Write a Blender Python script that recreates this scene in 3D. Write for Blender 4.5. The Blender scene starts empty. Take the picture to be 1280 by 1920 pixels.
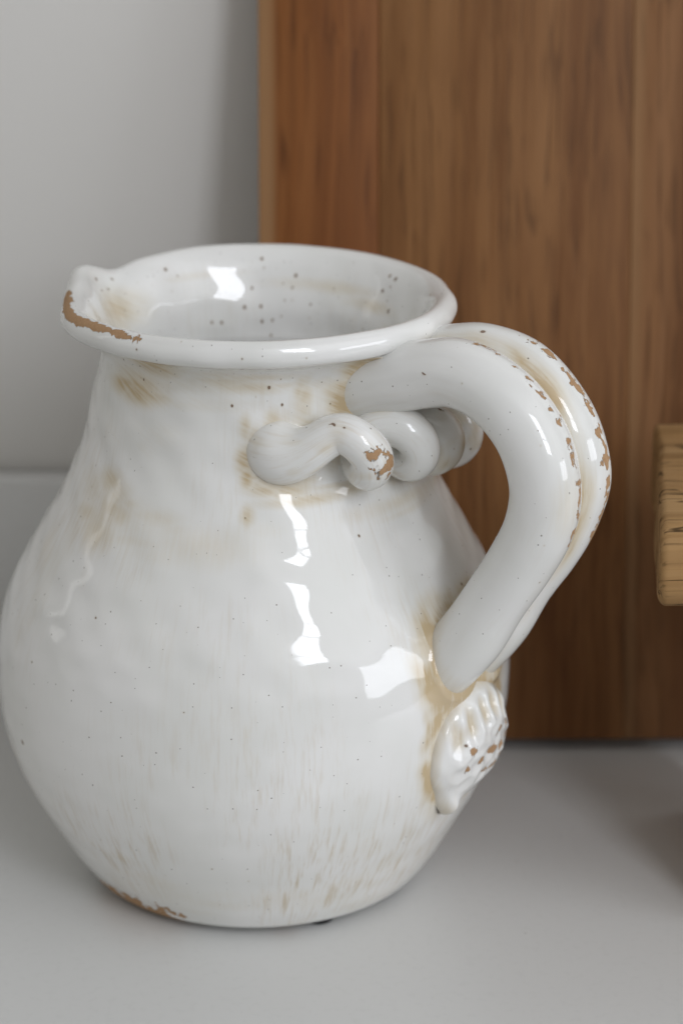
import bpy, math, random
import numpy as np
from mathutils import Vector

SC = bpy.context.scene
COL = SC.collection
R = math.radians

# ------------------------------------------------------------------ camera
cam_d = bpy.data.cameras.new("camera")
cam = bpy.data.objects.new("camera", cam_d)
COL.objects.link(cam)
cam.location = (0.036, -0.945, 0.5)
cam.rotation_euler = (R(70), 0, 0)
cam_d.sensor_fit = 'VERTICAL'
cam_d.sensor_height = 36.0
cam_d.lens = 36.0 * 4640 / 1920
cam_d.clip_start, cam_d.clip_end = 0.01, 100
cam_d.dof.use_dof = True
cam_d.dof.focus_distance = 0.922
cam_d.dof.aperture_fstop = 5.8
SC.camera = cam

# ------------------------------------------------------------------ world, exposure
world = bpy.data.worlds.new("World")
SC.world = world
world.use_nodes = True
bgn = world.node_tree.nodes["Background"]
bgn.inputs["Color"].default_value = (1.0, 0.98, 0.95, 1)
bgn.inputs["Strength"].default_value = 0.17
SC.view_settings.view_transform = 'Standard'
SC.view_settings.look = 'None'
SC.view_settings.exposure = 0.14
SC.view_settings.gamma = 1.0


# ------------------------------------------------------------------ lamps (windows of the room behind the camera, plus added soft lights)
def area_light(name, az, dist, z, w, h, radiance, col, target_z=0.12):
    d = bpy.data.lights.new(name, 'AREA')
    d.shape = 'RECTANGLE'
    d.size, d.size_y = w, h
    d.color = col
    d.energy = radiance * math.pi * w * h
    o = bpy.data.objects.new(name, d)
    COL.objects.link(o)
    a = R(az)
    o.location = (dist * math.sin(a), -dist * math.cos(a), z)
    v = Vector((0, 0, target_z)) - o.location
    o.rotation_euler = v.to_track_quat('-Z', 'Y').to_euler()
    return o


COOL = (0.89, 0.925, 1.0)
area_light("tall_window_upper_sash", 27, 2.2, 1.66, 0.46, 0.66, 9.5, COOL)
area_light("tall_window_lower_sash", 27, 2.2, 1.04, 0.46, 0.38, 10.5, COOL)
area_light("side_window", 62, 2.8, 0.46, 1.10, 0.58, 5.0, COOL)
for k_, (bw, bh) in enumerate(((1.5, 1.1), (2.1, 1.6), (2.7, 2.1), (3.3, 2.6))):     # added broad soft light: nested lamps, fading towards the edges
    area_light("broad_soft_light", 44, 1.95 + 0.02 * k_, 1.45, bw, bh, 0.36, (0.96, 0.975, 1.0))
for k_, (bw, bh) in enumerate(((1.6, 1.4), (2.4, 2.1), (3.2, 2.8))):
    area_light("left_fill_light", -64, 2.3 + 0.02 * k_, 1.35, bw, bh, 0.155, (1.0, 0.99, 0.97))  # added fill from the left, lifts the wall and the pitcher's left side
area_light("left_doorway", -97, 1.2, 0.62, 0.10, 0.75, 1.0, (1.0, 0.99, 0.97))


# ------------------------------------------------------------------ helpers
def mesh_np(name, V, Q, mat, parent=None, smooth=True, uv=None, attrs=None):
    """one mesh object from numpy vertices and quads"""
    V = np.asarray(V, np.float32)
    Q = np.asarray(Q, np.int32)
    me = bpy.data.meshes.new(name)
    n, m = len(V), len(Q)
    k = Q.shape[1]
    me.vertices.add(n)
    me.vertices.foreach_set("co", V.ravel())
    me.loops.add(m * k)
    me.loops.foreach_set("vertex_index", Q.ravel())
    me.polygons.add(m)
    me.polygons.foreach_set("loop_start", np.arange(0, m * k, k, dtype=np.int32))
    me.polygons.foreach_set("loop_total", np.full(m, k, np.int32))
    if smooth:
        me.polygons.foreach_set("use_smooth", np.ones(m, bool))
    me.update(calc_edges=True)
    if uv is not None:                      # stored per point: works as a plain 2D vector attribute
        a = me.attributes.new("surf", 'FLOAT_VECTOR', 'POINT')
        w = np.zeros((n, 3), np.float32)
        w[:, :2] = uv
        a.data.foreach_set("vector", w.ravel())
    for key, val in (attrs or {}).items():
        a = me.attributes.new(key, 'FLOAT', 'POINT')
        a.data.foreach_set("value", np.asarray(val, np.float32))
    me.validate()
    me.materials.append(mat)
    o = bpy.data.objects.new(name, me)
    COL.objects.link(o)
    if parent:
        o.parent = parent
    return o


def grid_quads(nj, ni, wrap_i=True):
    j = np.arange(nj - 1)[:, None]
    i = np.arange(ni if wrap_i else ni - 1)[None, :]
    i2 = (i + 1) % ni
    return np.stack([j * ni + i, j * ni + i2, (j + 1) * ni + i2, (j + 1) * ni + i], -1).reshape(-1, 4)


def tag(o, label=None, cat=None, kind=None, group=None):
    if label: o["label"] = label
    if cat: o["category"] = cat
    if kind: o["kind"] = kind
    if group: o["group"] = group
    return o


def empty(name, loc=(0, 0, 0)):
    o = bpy.data.objects.new(name, None)
    o.empty_display_size = 0.05
    o.location = loc
    COL.objects.link(o)
    return o


def sstep(a, b, x):
    t = np.clip((x - a) / (b - a), 0, 1)
    return t * t * (3 - 2 * t)


_rs = np.random.RandomState(4)


class Waves:
    """smooth random field: a sum of plane waves"""
    def __init__(self, n, wl, seed, dim=3, spread=0.6):
        r = np.random.RandomState(seed)
        d = r.normal(size=(n, dim)); d /= np.linalg.norm(d, axis=1)[:, None]
        w = wl * np.exp(r.uniform(-spread, spread, n))
        self.k = d * (2 * np.pi / w)[:, None]
        self.p = r.uniform(0, 6.28, n)
        self.n = n

    def __call__(self, P):
        out = np.zeros(P.shape[:-1])
        for k, p in zip(self.k, self.p):
            out += np.sin(P @ k + p)
        return out / math.sqrt(self.n / 2)


def catmull(pts, n):
    pts = np.asarray(pts, float)
    P = np.vstack([2 * pts[0] - pts[1], pts, 2 * pts[-1] - pts[-2]])
    d = np.concatenate([[0], np.cumsum(np.linalg.norm(np.diff(pts, axis=0), axis=1) ** 0.5)])
    t = np.linspace(0, d[-1], n * 6)
    out = []
    tt = np.concatenate([[2 * d[0] - d[1]], d, [2 * d[-1] - d[-2]]])
    i = np.clip(np.searchsorted(d, t, side='right') - 1, 0, len(pts) - 2)
    p0, p1, p2, p3 = P[i], P[i + 1], P[i + 2], P[i + 3]
    t0, t1, t2, t3 = (tt[i + k][:, None] for k in range(4))
    t = t[:, None]
    a1 = (t1 - t) / (t1 - t0) * p0 + (t - t0) / (t1 - t0) * p1
    a2 = (t2 - t) / (t2 - t1) * p1 + (t - t1) / (t2 - t1) * p2
    a3 = (t3 - t) / (t3 - t2) * p2 + (t - t2) / (t3 - t2) * p3
    b1 = (t2 - t) / (t2 - t0) * a1 + (t - t0) / (t2 - t0) * a2
    b2 = (t3 - t) / (t3 - t1) * a2 + (t - t1) / (t3 - t1) * a3
    c = (t2 - t) / (t2 - t1) * b1 + (t - t1) / (t2 - t1) * b2
    s = np.concatenate([[0], np.cumsum(np.linalg.norm(np.diff(c, axis=0), axis=1))])
    u = np.linspace(0, s[-1], n)
    return np.stack([np.interp(u, s, c[:, q]) for q in range(c.shape[1])], -1)


# ------------------------------------------------------------------ material node shorthand
class NT:
    def __init__(self, name):
        self.m = bpy.data.materials.new(name)
        self.m.use_nodes = True
        self.t = self.m.node_tree
        self.b = self.t.nodes["Principled BSDF"]

    def n(self, typ, **kw):
        nd = self.t.nodes.new(typ)
        for k, v in kw.items():
            setattr(nd, k, v)
        return nd

    def link(self, a, b):
        self.t.links.new(a, b)

    def put(self, sock, v):
        if hasattr(v, "is_output"):
            self.link(v, sock)
        else:
            sock.default_value = v

    def math(self, op, a, b=0.0, c=0.0, clamp=False):
        nd = self.n("ShaderNodeMath", operation=op, use_clamp=clamp)
        for s, v in zip(nd.inputs, (a, b, c)):
            self.put(s, v)
        return nd.outputs[0]

    def mapr(self, v, a, b, c=0.0, d=1.0, smooth=True):
        nd = self.n("ShaderNodeMapRange")
        nd.interpolation_type = 'SMOOTHSTEP' if smooth else 'LINEAR'
        for s, x in zip(nd.inputs[:5], (v, a, b, c, d)):
            self.put(s, x)
        return nd.outputs[0]

    def mix(self, f, a, b, blend='MIX'):
        nd = self.n("ShaderNodeMix", data_type='RGBA', blend_type=blend)
        self.put(nd.inputs[0], f)
        for s, x in ((nd.inputs[6], a), (nd.inputs[7], b)):
            if isinstance(x, tuple) and len(x) == 3: x = (*x, 1)
            self.put(s, x)
        return nd.outputs[2]

    def vec_mul(self, v, s):
        nd = self.n("ShaderNodeVectorMath", operation='MULTIPLY')
        self.put(nd.inputs[0], v); nd.inputs[1].default_value = s
        return nd.outputs[0]

    def vec_add(self, v, s):
        nd = self.n("ShaderNodeVectorMath", operation='ADD')
        self.put(nd.inputs[0], v); self.put(nd.inputs[1], s)
        return nd.outputs[0]

    def noise(self, v, scale, detail=2.0, rough=0.5, dist=0.0):
        nd = self.n("ShaderNodeTexNoise")
        self.put(nd.inputs["Vector"], v)
        nd.inputs["Scale"].default_value = scale
        nd.inputs["Detail"].default_value = detail
        nd.inputs["Roughness"].default_value = rough
        nd.inputs["Distortion"].default_value = dist
        return nd.outputs["Fac"]

    def voro(self, v, scale, rnd=1.0, two=False):
        nd = self.n("ShaderNodeTexVoronoi")
        if two: nd.voronoi_dimensions = '2D'
        self.put(nd.inputs["Vector"], v)
        nd.inputs["Scale"].default_value = scale
        nd.inputs["Randomness"].default_value = rnd
        return nd.outputs["Distance"], nd.outputs["Color"]

    def obj(self):
        return self.n("ShaderNodeTexCoord").outputs["Object"]

    def attr(self, name):
        nd = self.n("ShaderNodeAttribute", attribute_name=name)
        return nd

    def sep(self, c):
        nd = self.n("ShaderNodeSeparateColor")
        self.put(nd.inputs[0], c)
        return nd.outputs

    def bump(self, h, strength, dist):
        nd = self.n("ShaderNodeBump")
        self.put(nd.inputs["Height"], h)
        nd.inputs["Strength"].default_value = strength
        nd.inputs["Distance"].default_value = dist
        return nd.outputs[0]


# ------------------------------------------------------------------ glazed, antiqued ceramic
def glaze_material():
    k = NT("antiqued_white_glaze")
    P = k.obj()
    S = k.attr("surf").outputs["Vector"]
    stain, chip, speck, streak = (k.attr(a).outputs["Fac"] for a in ("stain", "chip", "speck", "streak"))
    # glaze: warm white, thickness varies a little
    n1 = k.noise(P, 22, 3, 0.55)
    base = k.mix(k.mapr(n1, 0.32, 0.68), (0.745, 0.745, 0.715), (0.795, 0.79, 0.77))
    # brush-dragged antiquing: fine lines along the surface direction
    l1 = k.noise(k.vec_mul(S, (620, 60, 1)), 1.0, 4, 0.6)
    l2 = k.noise(k.vec_mul(S, (240, 36, 1)), 1.0, 3, 0.6)
    vr = k.n("ShaderNodeVectorRotate", rotation_type='Z_AXIS')
    k.put(vr.inputs["Vector"], S); vr.inputs["Angle"].default_value = 0.35
    h1 = k.noise(k.vec_mul(vr.outputs[0], (40, 620, 1)), 1.0, 3, 0.6)
    upper = k.attr("across").outputs["Fac"]
    drg = k.n("ShaderNodeMix", data_type='FLOAT')
    k.put(drg.inputs[0], upper); k.put(drg.inputs[2], l1); k.put(drg.inputs[3], h1)
    drg = drg.outputs[0]
    cloud = k.noise(P, 60, 4, 0.6)
    drag = k.mapr(k.math('ADD', k.math('MULTIPLY', l1, 0.6), k.math('MULTIPLY', l2, 0.4)), 0.46, 0.68)
    patch = k.mapr(k.noise(P, 16, 2, 0.5), 0.42, 0.66)
    faint = k.math('MULTIPLY', k.math('MULTIPLY', drag, patch), streak)
    base = k.mix(k.math('MULTIPLY', faint, 0.60), base, (0.50, 0.39, 0.235))
    # heavier stain where it was painted into the crevices
    soft = k.noise(P, 34, 3, 0.55)
    wash = k.math('MULTIPLY', k.mapr(stain, 0.02, 0.95), k.mapr(soft, 0.25, 0.65, 0.35, 1.0))
    base = k.mix(k.math('MULTIPLY', wash, 0.58), base, (0.62, 0.535, 0.385))
    sm = k.math('ADD', k.math('MULTIPLY', stain, 1.05), k.math('MULTIPLY', k.math('SUBTRACT', cloud, 0.5), k.math('MULTIPLY', stain, 1.2)))
    sm = k.math('ADD', sm, k.math('MULTIPLY', k.math('SUBTRACT', drg, 0.50), k.math('MULTIPLY', stain, 2.2)))
    sm = k.mapr(sm, 0.10, 1.25, 0.0, 0.80, smooth=False)
    scol = k.mix(k.mapr(sm, 0.25, 0.85), (0.60, 0.505, 0.335), (0.50, 0.365, 0.185))
    base = k.mix(sm, base, scol)
    # specks in the glaze
    d1, c1 = k.voro(S, 240, two=True)
    r1 = k.sep(c1)
    sp1 = k.math('MULTIPLY', k.math('LESS_THAN', d1, k.math('MULTIPLY', r1[1], 0.075)), k.math('GREATER_THAN', k.math('ADD', r1[0], k.math('MULTIPLY', speck, 0.14)), 0.84))
    base = k.mix(k.math('MULTIPLY', sp1, 0.75), base, (0.10, 0.065, 0.04))
    d2, c2 = k.voro(S, 150, two=True)
    r2 = k.sep(c2)
    rad2 = k.math('MULTIPLY', k.math('POWER', r2[1], 1.6), 0.15)
    dd2 = k.math('ADD', d2, k.math('MULTIPLY', k.math('SUBTRACT', k.noise(P, 700, 2), 0.5), 0.10))
    on2 = k.math('GREATER_THAN', k.math('ADD', r2[0], k.math('MULTIPLY', k.math('MULTIPLY', speck, k.mapr(k.noise(P, 42, 2), 0.42, 0.62)), 0.62)), 0.985)
    sp2 = k.math('MULTIPLY', k.mapr(k.math('SUBTRACT', rad2, dd2), -0.012, 0.012), on2)
    halo = k.math('MULTIPLY', k.mapr(k.math('SUBTRACT', rad2, d2), -0.12, 0.02), on2)
    base = k.mix(k.math('MULTIPLY', halo, 0.30), base, (0.46, 0.36, 0.20))
    base = k.mix(k.math('MULTIPLY', sp2, 0.85), base, (0.17, 0.09, 0.05))
    # chips down to the bare clay: ragged, combed across
    cn = k.noise(P, 200, 3, 0.55)
    cl = k.noise(k.vec_mul(S, (900, 160, 1)), 1.0, 2, 0.5)
    cf = k.math('ADD', chip, k.math('ADD', k.math('MULTIPLY', k.math('SUBTRACT', cn, 0.5), 2.6), k.math('MULTIPLY', k.math('SUBTRACT', cl, 0.5), 0.7)))
    cm = k.math('MULTIPLY', k.mapr(cf, 0.60, 0.66), k.math('GREATER_THAN', chip, 0.04))
    clay = k.mix(k.noise(P, 900, 3), (0.33, 0.195, 0.10), (0.50, 0.325, 0.19))
    base = k.mix(cm, base, clay)
    k.link(base, k.b.inputs["Base Color"])
    k.link(k.mapr(cm, 0, 1, 0.055, 0.85), k.b.inputs["Roughness"])
    k.b.inputs["IOR"].default_value = 1.5
    k.link(k.mapr(cm, 0, 1, 0.5, 0.15), k.b.inputs["Specular IOR Level"])
    # relief: chips sit below the glaze, glaze itself faintly wavy
    hgt = k.math('ADD', k.math('MULTIPLY', cm, -1.0), k.math('MULTIPLY', sp2, -0.5))
    b1 = k.bump(hgt, 1.0, 0.0007)
    k.link(b1, k.b.inputs["Normal"])
    return k.m


GLAZE = glaze_material()


# ------------------------------------------------------------------ plain surfaces
def wall_material():
    k = NT("painted_wall")
    P = k.obj()
    c = k.mix(k.noise(P, 3, 3), (0.77, 0.755, 0.72), (0.80, 0.785, 0.755))
    k.link(c, k.b.inputs["Base Color"])
    k.b.inputs["Roughness"].default_value = 0.6
    k.link(k.bump(k.noise(P, 260, 4), 0.25, 0.0006), k.b.inputs["Normal"])
    return k.m


def counter_material():
    k = NT("pale_quartz")
    P = k.obj()
    c = k.mix(k.noise(P, 5, 4), (0.64, 0.64, 0.625), (0.67, 0.67, 0.655))
    c = k.mix(k.math('MULTIPLY', k.mapr(k.noise(P, 260, 3), 0.50, 0.75), 0.22), c, (0.56, 0.56, 0.54))
    d, col = k.voro(P, 45, two=True)
    r = k.sep(col)
    dot = k.math('MULTIPLY', k.math('LESS_THAN', d, k.math('MULTIPLY', r[1], 0.028)), k.math('GREATER_THAN', r[0], 0.86))
    c = k.mix(k.math('MULTIPLY', dot, 0.35), c, (0.25, 0.235, 0.21))
    k.link(c, k.b.inputs["Base Color"])
    k.link(k.mapr(k.noise(P, 9, 2), 0.3, 0.7, 0.30, 0.36), k.b.inputs["Roughness"])
    pass
    return k.m


WALL, QUARTZ = wall_material(), counter_material()


def rounded_box(name, x0, x1, y0, y1, z0, z1, bev, mat, parent=None, seg=3):
    import bmesh
    bm = bmesh.new()
    vs = [bm.verts.new((x, y, z)) for x in (x0, x1) for y in (y0, y1) for z in (z0, z1)]
    for f in ((0, 1, 3, 2), (4, 6, 7, 5), (0, 4, 5, 1), (2, 3, 7, 6), (0, 2, 6, 4), (1, 5, 7, 3)):
        bm.faces.new([vs[i] for i in f])
    bmesh.ops.recalc_face_normals(bm, faces=bm.faces)
    if bev:
        bmesh.ops.bevel(bm, geom=list(bm.edges), offset=bev, segments=seg, profile=0.5, affect='EDGES')
    for f in bm.faces: f.smooth = True
    me = bpy.data.meshes.new(name)
    bm.to_mesh(me); bm.free()
    me.materials.append(mat)
    o = bpy.data.objects.new(name, me)
    COL.objects.link(o)
    if parent: o.parent = parent
    return o


# ------------------------------------------------------------------ the setting
tag(rounded_box("wall", -1.6, 1.6, 0.2155, 0.33, -0.6, 1.9, 0, WALL), kind="structure")
tag(rounded_box("countertop", -1.6, 1.6, -0.42, 0.2135, -0.04, 0.0, 0.003, QUARTZ), kind="structure")
tag(rounded_box("backsplash", -1.6, 1.6, 0.1995, 0.2145, 0.001, 0.100, 0.0018, QUARTZ), kind="structure")

# ------------------------------------------------------------------ the pitcher
ZK = np.array([.002, .012, .03, .05, .07, .09, .11, .13, .15, .17, .185, .2, .215, .228])
RK = np.array([0.06953, 0.07668, 0.08712, 0.09734, 0.10371, 0.10576, 0.10435, 0.09818, 0.08745, 0.07607, 0.0692, 0.0651, 0.06284, 0.06199])
MK = np.gradient(RK, ZK)


def body_r(z):
    z = np.clip(z, ZK[0], ZK[-1])
    i = np.clip(np.searchsorted(ZK, z, side='right') - 1, 0, len(ZK) - 2)
    h = ZK[i + 1] - ZK[i]; f = (z - ZK[i]) / h
    return ((2*f**3 - 3*f**2 + 1) * RK[i] + (f**3 - 2*f**2 + f) * h * MK[i]
            + (-2*f**3 + 3*f**2) * RK[i + 1] + (f**3 - f**2) * h * MK[i + 1])


HA = R(57)                                   # bearing of the handle, 0 = towards the viewer
HT = np.array([math.cos(HA), math.sin(HA), 0.0])
HO = np.array([math.sin(HA), -math.cos(HA), 0.0])
UPV = np.array([0, 0, 1.0])
SPOUT = R(248)

handle_path = catmull([(0.058, 0.222), (0.066, 0.2262), (0.0759, 0.2295), (0.0885, 0.2330), (0.0998, 0.2347), (0.1132, 0.2318),
                       (0.1254, 0.2240), (0.1345, 0.2125), (0.1398, 0.1966), (0.1376, 0.181), (0.1296, 0.1645),
                       (0.1183, 0.1465), (0.1085, 0.1300), (0.0990, 0.1170), (0.0900, 0.1070)], 220)
LOBE_C, LOBE_R = 0.0114, 0.0131


def coil_path():
    pts = []
    for a, rho, z in ((8, .0575, .2030), (13, .0648, .2025), (18, .0705, .2045), (22.5, .0748, .2092)):
        pts.append((rho * math.sin(R(a)), -rho * math.cos(R(a)), z))
    key_ph = [-90, 0, 90, 180, 270, 360, 450, 540, 630, 720, 810, 900, 990, 1080, 1170, 1260]
    key_a = [27, 34, 35.5, 38.5, 46, 51, 52.5, 54.5, 60, 63.5, 65, 66.5, 72, 75.5, 79, 86]
    n = 70
    for q in range(n + 1):
        u = q / n
        pd = -90 + u * 1350
        a = R(float(np.interp(pd, key_ph, key_a)))
        ph = -R(pd)
        rr = 0.0082 + 0.0020 * max(0, u - 0.65) / 0.35
        rho = 0.0772 + rr * math.cos(ph)
        z = 0.2050 - 0.0085 * u + rr * math.sin(ph)
        pts.append((rho * math.sin(a), -rho * math.cos(a), z))
    a = R(92)
    pts.append((0.060 * math.sin(a), -0.060 * math.cos(a), 0.195))
    c = catmull(pts, 420)
    for _ in range(60):
        c[1:-1] = 0.25 * c[:-2] + 0.5 * c[1:-1] + 0.25 * c[2:]
    return c


COIL = coil_path()
COIL_R = 0.0080


def plan_dist(P, path, rad):
    """distance of points to a poly-line tube, coarse"""
    out = np.full(len(P), 9.0)
    for c in path:
        d = np.sqrt(((P - c) ** 2).sum(1)) - rad
        np.minimum(out, d, out)
    return out


# (bearing deg, height, half width deg, half height, strength) of the brown antiquing on the outside
STAINS = [(-42, .2245, 17, .0095, .95), (-11, .2307, 20, .0037, .5), (-46, .1746, 11, .0095, .6), (-27, .1765, 14, .0063, .35),
          (4, .2029, 5, .0120, .95), (10, .1918, 10.5, .0049, .7), (19, .2191, 4.5, .0080, .6), (34, .1860, 22, .0028, .6),
          (66, .1747, 30, .0050, .45), (44, .1277, 2.8, .0105, .9), (42.5, .1036, 2.2, .0164, .8), (48, .0675, 4, .0137, .6),
          (56, .1376, 4, .0062, .8), (59, .2244, 9, .0073, .7), (32, .0301, 17, .0145, .16), (-24, .0240, 15, .0125, .20),
          (13, .0254, 24, .0100, .10), (-37, .2048, 13, .0121, .15), (1, .1032, 2.2, .0103, .16), (-62, .150, 8, .02, .25), (-20, .2270, 40, .0060, .28), (-35, .1730, 26, .0110, .30), (12, .1960, 12, .0100, .35),
          (30, .0240, 22, .0120, .22), (-22, .0200, 22, .0100, .22), (40, .2230, 14, .0060, .35)]


def build_pitcher():
    root = empty("pitcher", (0, 0, 0.0))
    tag(root, "white glazed ceramic pitcher with ribbed handle and worn brown edges standing on the countertop", "pitcher")
    # profile: under the foot, up the outside, over the rolled lip, down the inside
    zo = np.linspace(0.0060, 0.221, 250)
    outer = np.stack([body_r(zo), zo], -1)
    foot = catmull([(0.0672, 0.0036), (0.0698, 0.0039), (0.0710, 0.0047), (body_r(np.array([.006]))[0], 0.0060)], 12)
    lip = catmull([(body_r(np.array([.221]))[0], .221), (.0625, .229), (.0660, .2352), (.0717, .2382), (.0765, .2400), (.0786, .2434), (.0778, .2473),
                   (.0748, .2494), (.0712, .2484), (.0674, .2445), (.0628, .2365), (.0590, .2270), (.0572, .215)], 110)
    zi = np.linspace(0.214, 0.016, 90)
    inner = np.stack([np.minimum(body_r(zi) - 0.006, 0.0990), zi], -1)
    prof = np.vstack([[(0.0005, 0.0052), (0.03, 0.0052), (0.060, 0.0050)], foot, outer[1:], lip[1:], inner, [(0.055, 0.011), (0.03, 0.010), (0.0005, 0.010)]])
    n_out = 3 + len(foot) + len(outer) - 1
    n_lip = n_out + len(lip) - 1
    NI = 720
    al = np.linspace(-math.pi, math.pi, NI, endpoint=False)
    r = np.repeat(prof[:, 0][:, None], NI, 1)
    z = np.repeat(prof[:, 1][:, None], NI, 1)
    A = np.repeat(al[None, :], len(prof), 0)
    jj = np.arange(len(prof))

    def dang(a0): return (A - a0 + math.pi) % (2 * math.pi) - math.pi
    # rim out of round: pulled towards the handle, pinched into a small spout
    w = sstep(.200, .240, z) * (r > 0.045)
    ds = np.degrees(dang(SPOUT)); dh = dang(HA)
    dg = np.degrees(dang(0.0))
    r += w * (0.0030 * np.cos(dh) + 0.0055 * np.exp(-((dg + 117) / 9.5) ** 2)
              - 0.0028 * np.exp(-((dg + 84) / 14) ** 2) - 0.0010 * np.exp(-((dg + 140) / 12) ** 2))
    wl = sstep(.215, .246, z) * (r > 0.045)
    z += wl * (0.0005 * np.sin(2 * A + 1.0) + 0.0010 * np.exp(-((dg + 117) / 6) ** 2) - 0.0032 * np.exp(-((dg + 128) / 7) ** 2) - 0.0010 * np.exp(-((dg + 140) / 14) ** 2)
               - 0.0012 * np.exp(-((dg + 88) / 14) ** 2))
    # hand thrown: gentle rings and dents
    P = np.stack([r * np.sin(A), -r * np.cos(A), z], -1)
    zz = P * np.array([1, 1, 2.3])
    dent = Waves(26, 0.030, 3)(zz) * (0.00003 + 0.00017 * sstep(.10, .135, z)) + Waves(18, 0.11, 8)(P) * 0.00016
    ring = np.sin(z * 2 * math.pi / 0.0125 + 1.5 * np.sin(A * 2 + z * 30)) * 0.00004
    fade = (r > 0.03)
    r = r + (dent + ring) * fade
    P = np.stack([r * np.sin(A), -r * np.cos(A), z], -1)
    flat = P.reshape(-1, 3)
    out_m = (jj[:, None] < n_out + 30) & np.ones_like(A, bool)
    om = out_m.ravel()
    # clay smeared up to the things stuck on the wall: fillets
    hp3 = [HO * a + UPV * b for a, b in handle_path[::3]]
    near = np.zeros(len(flat), bool)
    near[om] = (flat[om] @ HO > -0.01)
    idx = np.where(near)[0]
    ph = np.vstack([np.array(hp3) + HT * s * LOBE_C for s in (-1, 1)])
    dH = np.full(len(flat), 9.0); dH[idx] = plan_dist(flat[idx], ph, LOBE_R)
    dC = np.full(len(flat), 9.0); dC[idx] = plan_dist(flat[idx], COIL[::4], COIL_R)
    push = 0.0030 * np.exp(-np.clip(dH, 0, 1) / 0.0030) + 0.0022 * np.exp(-np.clip(dC, 0, 1) / 0.0026)
    push *= om
    Af = A.ravel(); rad = np.stack([np.sin(Af), -np.cos(Af), 0 * Af], -1)
    flat = flat + rad * push[:, None]
    # wear
    zf = flat[:, 2]; deg = np.degrees(Af)
    stain = np.zeros(len(flat))
    rs = np.random.RandomState(11)
    blobs = []
    for a, zc, wa, wz, s in STAINS:
        blobs.append((a, zc, wa * .85, wz * .85, s * .62))
        for q in range(9):
            k_ = rs.uniform(.40, .8)
            blobs.append((a + wa * rs.normal() * .55, zc + wz * rs.normal() * .55, wa * k_, wz * k_ * rs.uniform(.6, 1.1), s * rs.uniform(.45, 1.0)))
    for a, zc, wa, wz, s in blobs:
        d = (((deg - a + 180) % 360 - 180) / wa) ** 2 + ((zf - zc) / wz) ** 2
        stain = np.maximum(stain, min(1.0, s * 1.25) * np.exp(-d))
    fg = Waves(14, 0.012, 21)(flat)
    stain = np.maximum(stain, np.exp(-(np.clip(dH, 0, 1) / 0.0075) ** 2) * (1.35 + 0.35 * fg) * np.where(zf > .19, .8, 1.0))
    stain = np.maximum(stain, np.exp(-np.clip(dC, 0, 1) / 0.0040) * (0.55 + 0.35 * fg))
    # ring of antiquing round the moulded medallion
    ma = (np.degrees(Af) - 55.8) / 15.0; mz = (zf - 0.0825) / 0.0265
    mr = np.sqrt(ma ** 2 + mz ** 2)
    stain = np.maximum(stain, (1.15 + 0.3 * fg) * np.exp(-((mr - 1.0) / 0.15) ** 2))
    stain *= om
    inside = (jj[:, None] >= n_out + 62) & np.ones_like(A, bool)
    im = inside.ravel()
    for a, zc, wa, wz, s in ((-118, .232, 14, .008, .8), (130, .205, 22, .003, .6), (150, .236, 26, .003, .45), (128, .232, 14, .003, .55),
                             (170, .19, 30, .006, .25), (110, .225, 18, .006, .25), (200, .240, 20, .002, .3)):
        d = (((deg - a + 180) % 360 - 180) / wa) ** 2 + ((zf - zc) / wz) ** 2
        stain = np.maximum(stain, s * np.exp(-d) * im)
    chip = np.zeros(len(flat))
    top = (jj - (n_out + 49.5))
    edge = np.exp(-((top[:, None] + 0 * A) / 2.9) ** 2).ravel()
    run = sstep(-99, -91, deg) * (1 - sstep(-56, -14, deg))
    chip = np.maximum(chip, 1.45 * edge * run)
    base_l = np.exp(-(np.clip(zf - 0.0060, 0, 1) / 0.0070) ** 2) * sstep(-75, -55, deg) * (1 - sstep(-34, -10, deg)) * om
    chip = np.maximum(chip, 1.05 * base_l)
    chip = np.maximum(chip, 1.3 * np.exp(-(np.clip(zf - 0.003, 0, 1) / 0.0022) ** 2 - ((deg - 11) / 3.2) ** 2) * om)
    speck = np.zeros(len(flat))
    speck = np.maximum(speck, np.exp(-((zf - .234) / .012) ** 2) * np.exp(-((deg + 22) / 34) ** 2))
    speck = np.maximum(speck, 0.8 * im * sstep(.20, .235, zf))
    streak = (0.30 + 0.95 * np.exp(-(np.clip(zf - 0.02, 0, 1) / 0.05) ** 2) + 0.35 * np.exp(-((zf - .17) / .02) ** 2)) * om + 0.2 * im
    seg = np.concatenate([[0], np.cumsum(np.linalg.norm(np.diff(prof, axis=0), axis=1))])
    uv = np.stack([(A * 0.09).ravel(), np.repeat(seg[:, None], NI, 1).ravel()], -1)
    mesh_np("body", flat, grid_quads(len(prof), NI), GLAZE, root, uv=uv,
            attrs=dict(stain=stain, chip=chip, speck=speck, streak=streak, across=sstep(.168, .192, zf)))

    # -------- handle: two rolls side by side, a crease between them
    NC = 128
    psi = np.linspace(0, 2 * math.pi, NC, endpoint=False)
    cb, sn = np.abs(np.cos(psi)), np.sin(psi)
    rr = LOBE_C * cb + np.sqrt(LOBE_R ** 2 - (LOBE_C * sn) ** 2)
    sec = np.stack([rr * np.cos(psi), rr * np.sin(psi)], -1)      # (across, outward)
    hp = handle_path; nh = len(hp)
    tan = np.gradient(hp, axis=0); tan /= np.linalg.norm(tan, axis=1)[:, None]
    nor = np.stack([-tan[:, 1], tan[:, 0]], -1)                   # outward side of the loop
    u = np.linspace(0, 1, nh)
    sc = 1 + 0.06 * np.exp(-(u / 0.10) ** 2) - 0.06 * np.exp(-((u - .75) / .12) ** 2)
    sc *= np.sqrt(np.clip(1 - ((u - 0.955) / 0.045).clip(0, 1) ** 2, 0.0004, 1))
    c3 = hp[:, 0][:, None] * HO + hp[:, 1][:, None] * UPV
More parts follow.
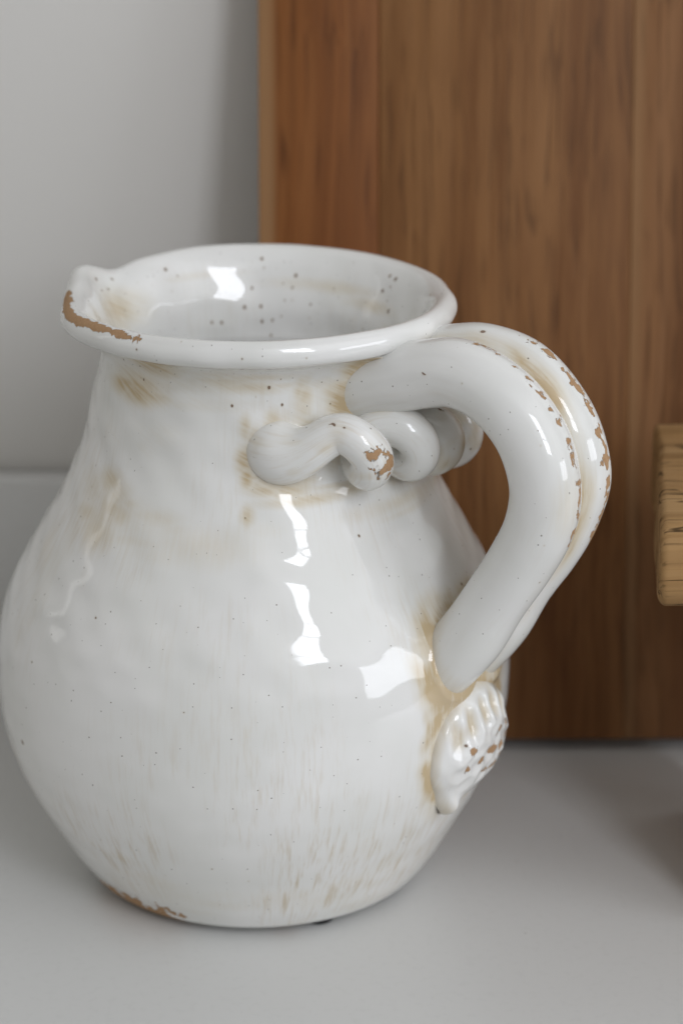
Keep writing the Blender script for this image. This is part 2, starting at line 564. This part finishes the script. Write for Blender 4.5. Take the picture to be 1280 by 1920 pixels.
    n3 = nor[:, 0][:, None] * HO + nor[:, 1][:, None] * UPV
    V = c3[:, None, :] + sc[:, None, None] * (sec[None, :, 0, None] * HT + sec[None, :, 1, None] * n3[:, None, :])
    V = V.reshape(-1, 3)
    V += (Waves(20, 0.05, 12)(V) * 0.0004)[:, None] * np.repeat(n3, NC, 0) * 1.0
    b = np.tile(sec[:, 0], nh); nn = np.tile(sec[:, 1], nh); U = np.repeat(u, NC)
    groove = np.exp(-(b / 0.0050) ** 2) * (nn > 0)
    gw = 0.55 + 0.35 * Waves(10, 0.03, 5)(V)
    st = 1.25 * groove * np.clip(gw + 0.2, 0.3, 1.0) * (0.45 + 0.55 * sstep(0.72, 0.62, U) + 0.5 * sstep(0.8, 0.9, U))
    rad_in = np.hypot(V[:, 0], V[:, 1]) - body_r(V[:, 2])
    st = np.maximum(st, np.exp(-np.clip(rad_in, 0, 1) / 0.005) * (0.75 + 0.25 * Waves(10, 0.015, 6)(V)))
    st = np.maximum(st, 0.35 * np.exp(-((U - .52) / .05) ** 2 - ((b + .017) / .006) ** 2))
    win = sstep(0.20, 0.26, U) * (1 - sstep(0.58, 0.64, U))
    ch = np.exp(-((b + .0103) / .0026) ** 2) * (nn > 0) * win * 0.60
    ch = np.maximum(ch, np.exp(-((b - .0125) / .0034) ** 2) * (nn > 0) * sstep(.22, .30, U) * (1 - sstep(.60, .66, U)) * 0.74)
    seg = np.concatenate([[0], np.cumsum(np.linalg.norm(np.diff(hp, axis=0), axis=1))])
    per = np.concatenate([[0], np.cumsum(np.linalg.norm(np.diff(sec, axis=0), axis=1))])
    uv = np.stack([np.tile(per, nh), np.repeat(seg, NC)], -1)
    Q = grid_quads(nh, NC)
    mesh_np("handle", V, Q, GLAZE, root, uv=uv, attrs=dict(stain=np.clip(st, 0, 1), chip=ch, speck=0.15 + 0 * U, streak=0.15 + 0 * U))

    # -------- coil of clay rope under the handle
    nc = len(COIL); NR = 40
    T = np.gradient(COIL, axis=0); T /= np.linalg.norm(T, axis=1)[:, None]
    N = np.zeros_like(T); N[0] = np.cross(T[0], UPV); N[0] /= np.linalg.norm(N[0])
    for q in range(1, nc):
        v = N[q - 1] - T[q] * (N[q - 1] @ T[q]); N[q] = v / np.linalg.norm(v)
    B = np.cross(T, N)
    u = np.linspace(0, 1, nc)
    cr = COIL_R * (1 + 0.55 * np.exp(-((u - 0.025) / 0.042) ** 2) + 0.03 * np.sin(u * 40))
    ps = np.linspace(0, 2 * math.pi, NR, endpoint=False)
    V = COIL[:, None, :] + cr[:, None, None] * (np.cos(ps)[None, :, None] * N[:, None, :] + np.sin(ps)[None, :, None] * B[:, None, :])
    V = V.reshape(-1, 3)
    U = np.repeat(u, NR)
    rad_in = np.hypot(V[:, 0], V[:, 1]) - body_r(V[:, 2])
    fld = Waves(12, 0.014, 31)(V)
    st = np.exp(-np.clip(rad_in, 0, 1) / 0.0022) * (0.45 + 0.3 * fld)
    st = np.maximum(st, np.clip(0.22 * fld + 0.40 * sstep(.52, .62, U) * (1 - sstep(.80, .86, U)), 0, 1))
    outw = np.hypot(V[:, 0], V[:, 1])
    ch = np.exp(-((outw - 0.0925) / 0.0022) ** 2) * (U < 0.27) * 0.70
    seg = np.concatenate([[0], np.cumsum(np.linalg.norm(np.diff(COIL, axis=0), axis=1))])
    uv = np.stack([np.tile(ps * COIL_R, nc), np.repeat(seg, NR)], -1)
    mesh_np("coil_ornament", V, grid_quads(nc, NR), GLAZE, root, uv=uv, attrs=dict(stain=np.clip(st, 0, 1), chip=ch, speck=0.2 + 0 * U, streak=0.5 + 0 * U))

    # -------- moulded medallion below the handle
    nr_, na_ = 70, 160
    rho = np.linspace(0.002, 1, nr_)[:, None]; pa = np.linspace(0, 2 * math.pi, na_, endpoint=False)[None, :]
    grow = 1 + 0.34 * np.exp(-((((pa + 2.06 + math.pi) % (2 * math.pi)) - math.pi) / 0.28) ** 2) * rho ** 2
    x = rho * np.cos(pa) * (1 - 0.10 * np.sin(pa)) + 0 * grow
    y = rho * np.sin(pa) * grow
    dome = np.sqrt(np.clip(1 - rho ** 2.6, 0, 1)) + 0 * pa
    h = 0.0098 * dome - 0.0012
    dents = [(-.62, .30, .13, .26), (-.36, .48, .12, .26), (-.08, .60, .11, .22), (.20, .62, .11, .22), (.48, .52, .11, .24), (.72, .32, .1, .2),
             (-.50, -.02, .13, .13), (-.20, .12, .12, .12), (.12, .18, .12, .12), (.42, .12, .12, .12),
             (-.58, -.32, .12, .12), (-.30, -.24, .11, .11), (0, -.18, .11, .11), (.30, -.20, .11, .12), (.58, -.14, .11, .13),
             (-.40, -.56, .11, .1), (-.10, -.52, .11, .1), (.20, -.54, .11, .1), (.46, -.46, .1, .12)]
    dent = np.zeros_like(x); bare = np.zeros_like(x)
    for q, (dx, dy, wx, wy) in enumerate(dents):
        g = np.exp(-((x - dx) / wx) ** 2 - ((y - dy) / wy) ** 2)
        dent += g * (0.0021 if q < 6 else -0.0007 if q < 10 else 0.0007)
        ring_g = np.exp(-((np.sqrt(((x - dx) / wx) ** 2 + ((y - dy) / wy) ** 2) - 1.5) / .4) ** 2)
        dent -= ring_g * (0.0005 if q < 6 else 0.0002)
        if q in (6, 8, 9, 10, 11, 12, 13, 14, 16, 17, 18):
            bare = np.maximum(bare, np.exp(-((x - dx - .08) / .085) ** 2 - ((y - dy - .06) / .10) ** 2))
    tail = np.exp(-((y + 1.02) / 0.20) ** 2 - ((x + 0.53) / 0.13) ** 2) * 0.0042
    h = h - dent * dome + tail
    za = 0.0822 + 0.0250 * y
    aa = R(55.8) + R(14.0) * x
    rb = body_r(za) + h
    V = np.stack([rb * np.sin(aa), -rb * np.cos(aa), za], -1).reshape(-1, 3)
    V += (Waves(14, 0.012, 40)(V) * 0.00025)[:, None] * HO
    st = (0.55 * np.exp(-((rho - 1.0) / 0.10) ** 2) + 0 * x + np.clip(dent / 0.0018, 0, 1) * 0.75 * sstep(-.2, .3, y)).ravel()
    mesh_np("medallion", V, grid_quads(nr_, na_), GLAZE, root, uv=np.stack([(x * .026).ravel(), (y * .026).ravel()], -1),
            attrs=dict(stain=np.clip(st, 0, 1), chip=(bare * 1.0).ravel(), speck=0.1 + 0 * st, streak=0.2 + 0 * st))

    # -------- black felt pads under the foot
    k = NT("black_felt"); k.b.inputs["Base Color"].default_value = (0.018, 0.018, 0.017, 1); k.b.inputs["Roughness"].default_value = 0.9
    for q, a in enumerate((26, 60, 135, 190, 240)):
        n = 24; t = np.linspace(0, 2 * math.pi, n, endpoint=False)
        rows = [(0.0002, 0.0006), (0.0058, 0.0006), (0.0062, 0.0012), (0.0062, 0.0052), (0.0002, 0.0054)]
        V = np.array([(0.0612 * math.sin(R(a)) + rr_ * math.cos(x_), -0.0612 * math.cos(R(a)) + rr_ * math.sin(x_), z_) for rr_, z_ in rows for x_ in t])
        mesh_np("felt_pad", V, grid_quads(len(rows), n), k.m, root)
    return root


build_pitcher()


# ------------------------------------------------------------------ wood
def wood(name, dark, mid, light, seed, along=2, grain=1.0, rough=0.55, cracks=0.0, sap=None):
    k = NT(name)
    P = k.vec_add(k.obj(), (seed * 1.37, seed * 0.71, seed * 2.13))
    wn = k.n("ShaderNodeTexNoise"); k.put(wn.inputs["Vector"], P)
    wn.inputs["Scale"].default_value = 11.0; wn.inputs["Detail"].default_value = 2.0
    P = k.vec_add(P, k.vec_mul(wn.outputs["Color"], (0.010, 0.010, 0.010)))      # grain wanders a little
    s = [1.0, 1.0, 1.0]; s[along] = 0.045
    broad = k.noise(k.vec_mul(P, tuple(v * 26 for v in s)), 1.0, 4, 0.55, 0.8)
    fine = k.noise(k.vec_mul(P, tuple(v * 250 for v in s)), 1.0, 4, 0.6, 0.2)
    s2 = list(s); s2[along] = 0.02
    pore = k.noise(k.vec_mul(P, tuple(v * 620 for v in s2)), 1.0, 2, 0.5)
    cloud = k.noise(P, 9, 3, 0.5)
    s4 = list(s); s4[along] = 0.022
    mid_n = k.noise(k.vec_mul(P, tuple(v * 120 for v in s4)), 1.0, 3, 0.55, 0.5)
    s5 = list(s); s5[along] = 0.12
    fleck = k.noise(k.vec_mul(P, tuple(v * 130 for v in s5)), 1.0, 2, 0.5, 0.3)
    c = k.mix(k.mapr(broad, 0.30, 0.70), dark, light)
    c = k.mix(k.math('MULTIPLY', k.mapr(mid_n, 0.50, 0.66), 0.42 * grain), c, tuple(v * 0.72 for v in dark))
    c = k.mix(k.math('MULTIPLY', k.mapr(mid_n, 0.44, 0.34), 0.5 * grain), c, light)
    c = k.mix(k.math('MULTIPLY', k.math('MULTIPLY', k.mapr(fleck, 0.60, 0.72), k.mapr(cloud, 0.45, 0.6)), 0.55 * grain), c, tuple(v * 0.35 for v in dark))
    c = k.mix(k.math('MULTIPLY', k.mapr(fine, 0.42, 0.66), 0.55 * grain), c, mid)
    c = k.mix(k.math('MULTIPLY', k.mapr(pore, 0.54, 0.70), 0.60 * grain), c, tuple(v * 0.45 for v in dark))
    c = k.mix(k.math('MULTIPLY', k.mapr(cloud, 0.45, 0.75), 0.35), c, dark)
    if sap:                                  # paler sapwood down the plank's left edge
        sx = k.n("ShaderNodeSeparateXYZ"); k.put(sx.inputs[0], k.obj())
        q = k.math('ADD', k.math('SUBTRACT', sx.outputs[0], sap[0]), k.math('MULTIPLY', k.math('SUBTRACT', broad, 0.5), 0.008))
        c = k.mix(k.math('MULTIPLY', k.mapr(q, sap[1], sap[1] * 0.4), sap[2]), c, (0.31, 0.178, 0.083))
    h = k.math('SUBTRACT', k.math('MULTIPLY', fine, 0.6), k.math('MULTIPLY', pore, 0.5))
    if cracks:
        s3 = list(s); s3[along] = 0.09
        cr = k.noise(k.vec_mul(P, tuple(v * 75 for v in s3)), 1.0, 3, 0.6, 0.4)
        line = k.math('SUBTRACT', 1.0, k.mapr(k.math('ABSOLUTE', k.math('SUBTRACT', cr, 0.5)), 0.0, 0.022))
        line = k.math('MULTIPLY', line, k.mapr(k.noise(P, 70, 2), 0.50, 0.60))
        c = k.mix(k.math('MULTIPLY', line, cracks), c, tuple(v * 0.22 for v in dark))
        h = k.math('SUBTRACT', h, k.math('MULTIPLY', line, 1.2))
    k.link(c, k.b.inputs["Base Color"])
    k.b.inputs["Roughness"].default_value = rough
    k.b.inputs["Specular IOR Level"].default_value = 0.2
    k.link(k.bump(h, 0.5, 0.0006), k.b.inputs["Normal"])
    return k.m


def build_board():
    root = empty("wooden_board", (0.0, 0.118, 0.0))
    tag(root, "tall brown plank board leaning against the wall behind the white pitcher", "wooden board")
    spec = [(-0.0005, 0.0540, ((.130, .038, .006), (.205, .070, .015), (.240, .094, .026)), 1, .0000),
            (0.0541, 0.1680, ((.135, .052, .014), (.220, .100, .033), (.270, .132, .050)), 2, -.0005),
            (0.16805, 0.2600, ((.120, .047, .014), (.200, .090, .033), (.250, .122, .052)), 5, .0000),
            (0.26005, 0.3600, ((.135, .050, .016), (.225, .095, .034), (.265, .120, .048)), 7, -.0002)]
    for x0, x1, (d, m, l), seed, dy in spec:
        mat = wood("board_wood", d, m, l, seed, sap={1: (x0, .010, .7), 5: (x0, .008, .45)}.get(seed))
        rounded_box("plank", x0, x1, dy, 0.024 + dy, 0.0012, 0.408, 0.0007, mat, root, 3)
    root.rotation_euler = (R(-12.3), 0, 0)
    root.location = (-0.0010, 0.1040, 0.0041)
    return root


build_board()


def build_stool():
    root = empty("wooden_stool", (0.33, -0.012, 0.0))
    tag(root, "rough pale wooden stool with a cracked seat to the right of the pitcher handle", "stool")
    mat = wood("weathered_elm", (.25, .135, .050), (.36, .210, .085), (.43, .270, .125), 3, along=0, grain=0.9, rough=0.8, cracks=0.9)
    # seat: cross-section swept along x with a wandering end
    prof = catmull([(-.045, .1430), (-.066, .1435), (-.0765, .1460), (-.0795, .1535), (-.0775, .1640), (-.068, .1735), (-.045, .1775), (0.0, .1775), (.048, .1765),
                    (.058, .1730), (.063, .1640), (.061, .1530), (.052, .1445), (.0, .1425), (-.045, .1430)], 150)[:-1]
    npf = len(prof)
    cy, cz, rad = -0.010, 0.160, 0.0035
    steps = [(0.02, 0.0), (0.4, 0.0), (0.75, 0.0), (0.94, 0.0)]
    for q in range(9):
        th = q / 8 * math.pi / 2
        steps.append((-rad * (1 - math.sin(th)), rad * (1 - math.cos(th))))
    steps += [(0.0, rad + 0.33 * (q / 80) ** 1.3) for q in range(1, 81)]
    rings = []
    for sc_, xo in steps:
        rel = np.array(prof) - (cy, cz)
        if sc_ > 0:
            rel = rel * ((0.067 - rad) / 0.067, (0.0167 - rad) / 0.0167) * sc_
        else:
            rel = rel * ((0.067 + sc_) / 0.067, (0.0167 + sc_) / 0.0167)
        rr = rel + (cy, cz)
        slant = 0.0968 * (rr[:, 0] + 0.08) + 0.0016 * np.exp(-((rr[:, 0] - 0.020) / 0.016) ** 2)
        x = 0.1552 + xo + slant * math.exp(-xo / 0.05)
        rings.append(np.stack([x, rr[:, 0], rr[:, 1]], -1))
    V = np.array(rings).reshape(-1, 3)
    W = Waves(20, 0.03, 77)(V * np.array([.3, 1, 1]))
    V[:, 2] += W * 0.0005; V[:, 1] += Waves(20, 0.03, 78)(V * np.array([.3, 1, 1])) * 0.0006
    V -= np.array(root.location)
    mesh_np("seat", V, grid_quads(len(steps), npf)[:, ::-1], mat, root)
    for x0, x1 in ((0.1905, 0.212), (0.440, 0.464)):          # plank legs
        L = rounded_box("leg", x0, x1, -0.060, 0.036, 0.0, 0.1475, 0.003, mat, root)
        for v in L.data.vertices:
            v.co = v.co - root.location
            v.co.y *= 1.0 + 0.12 * (1 - v.co.z / 0.15)
    return root


build_stool()
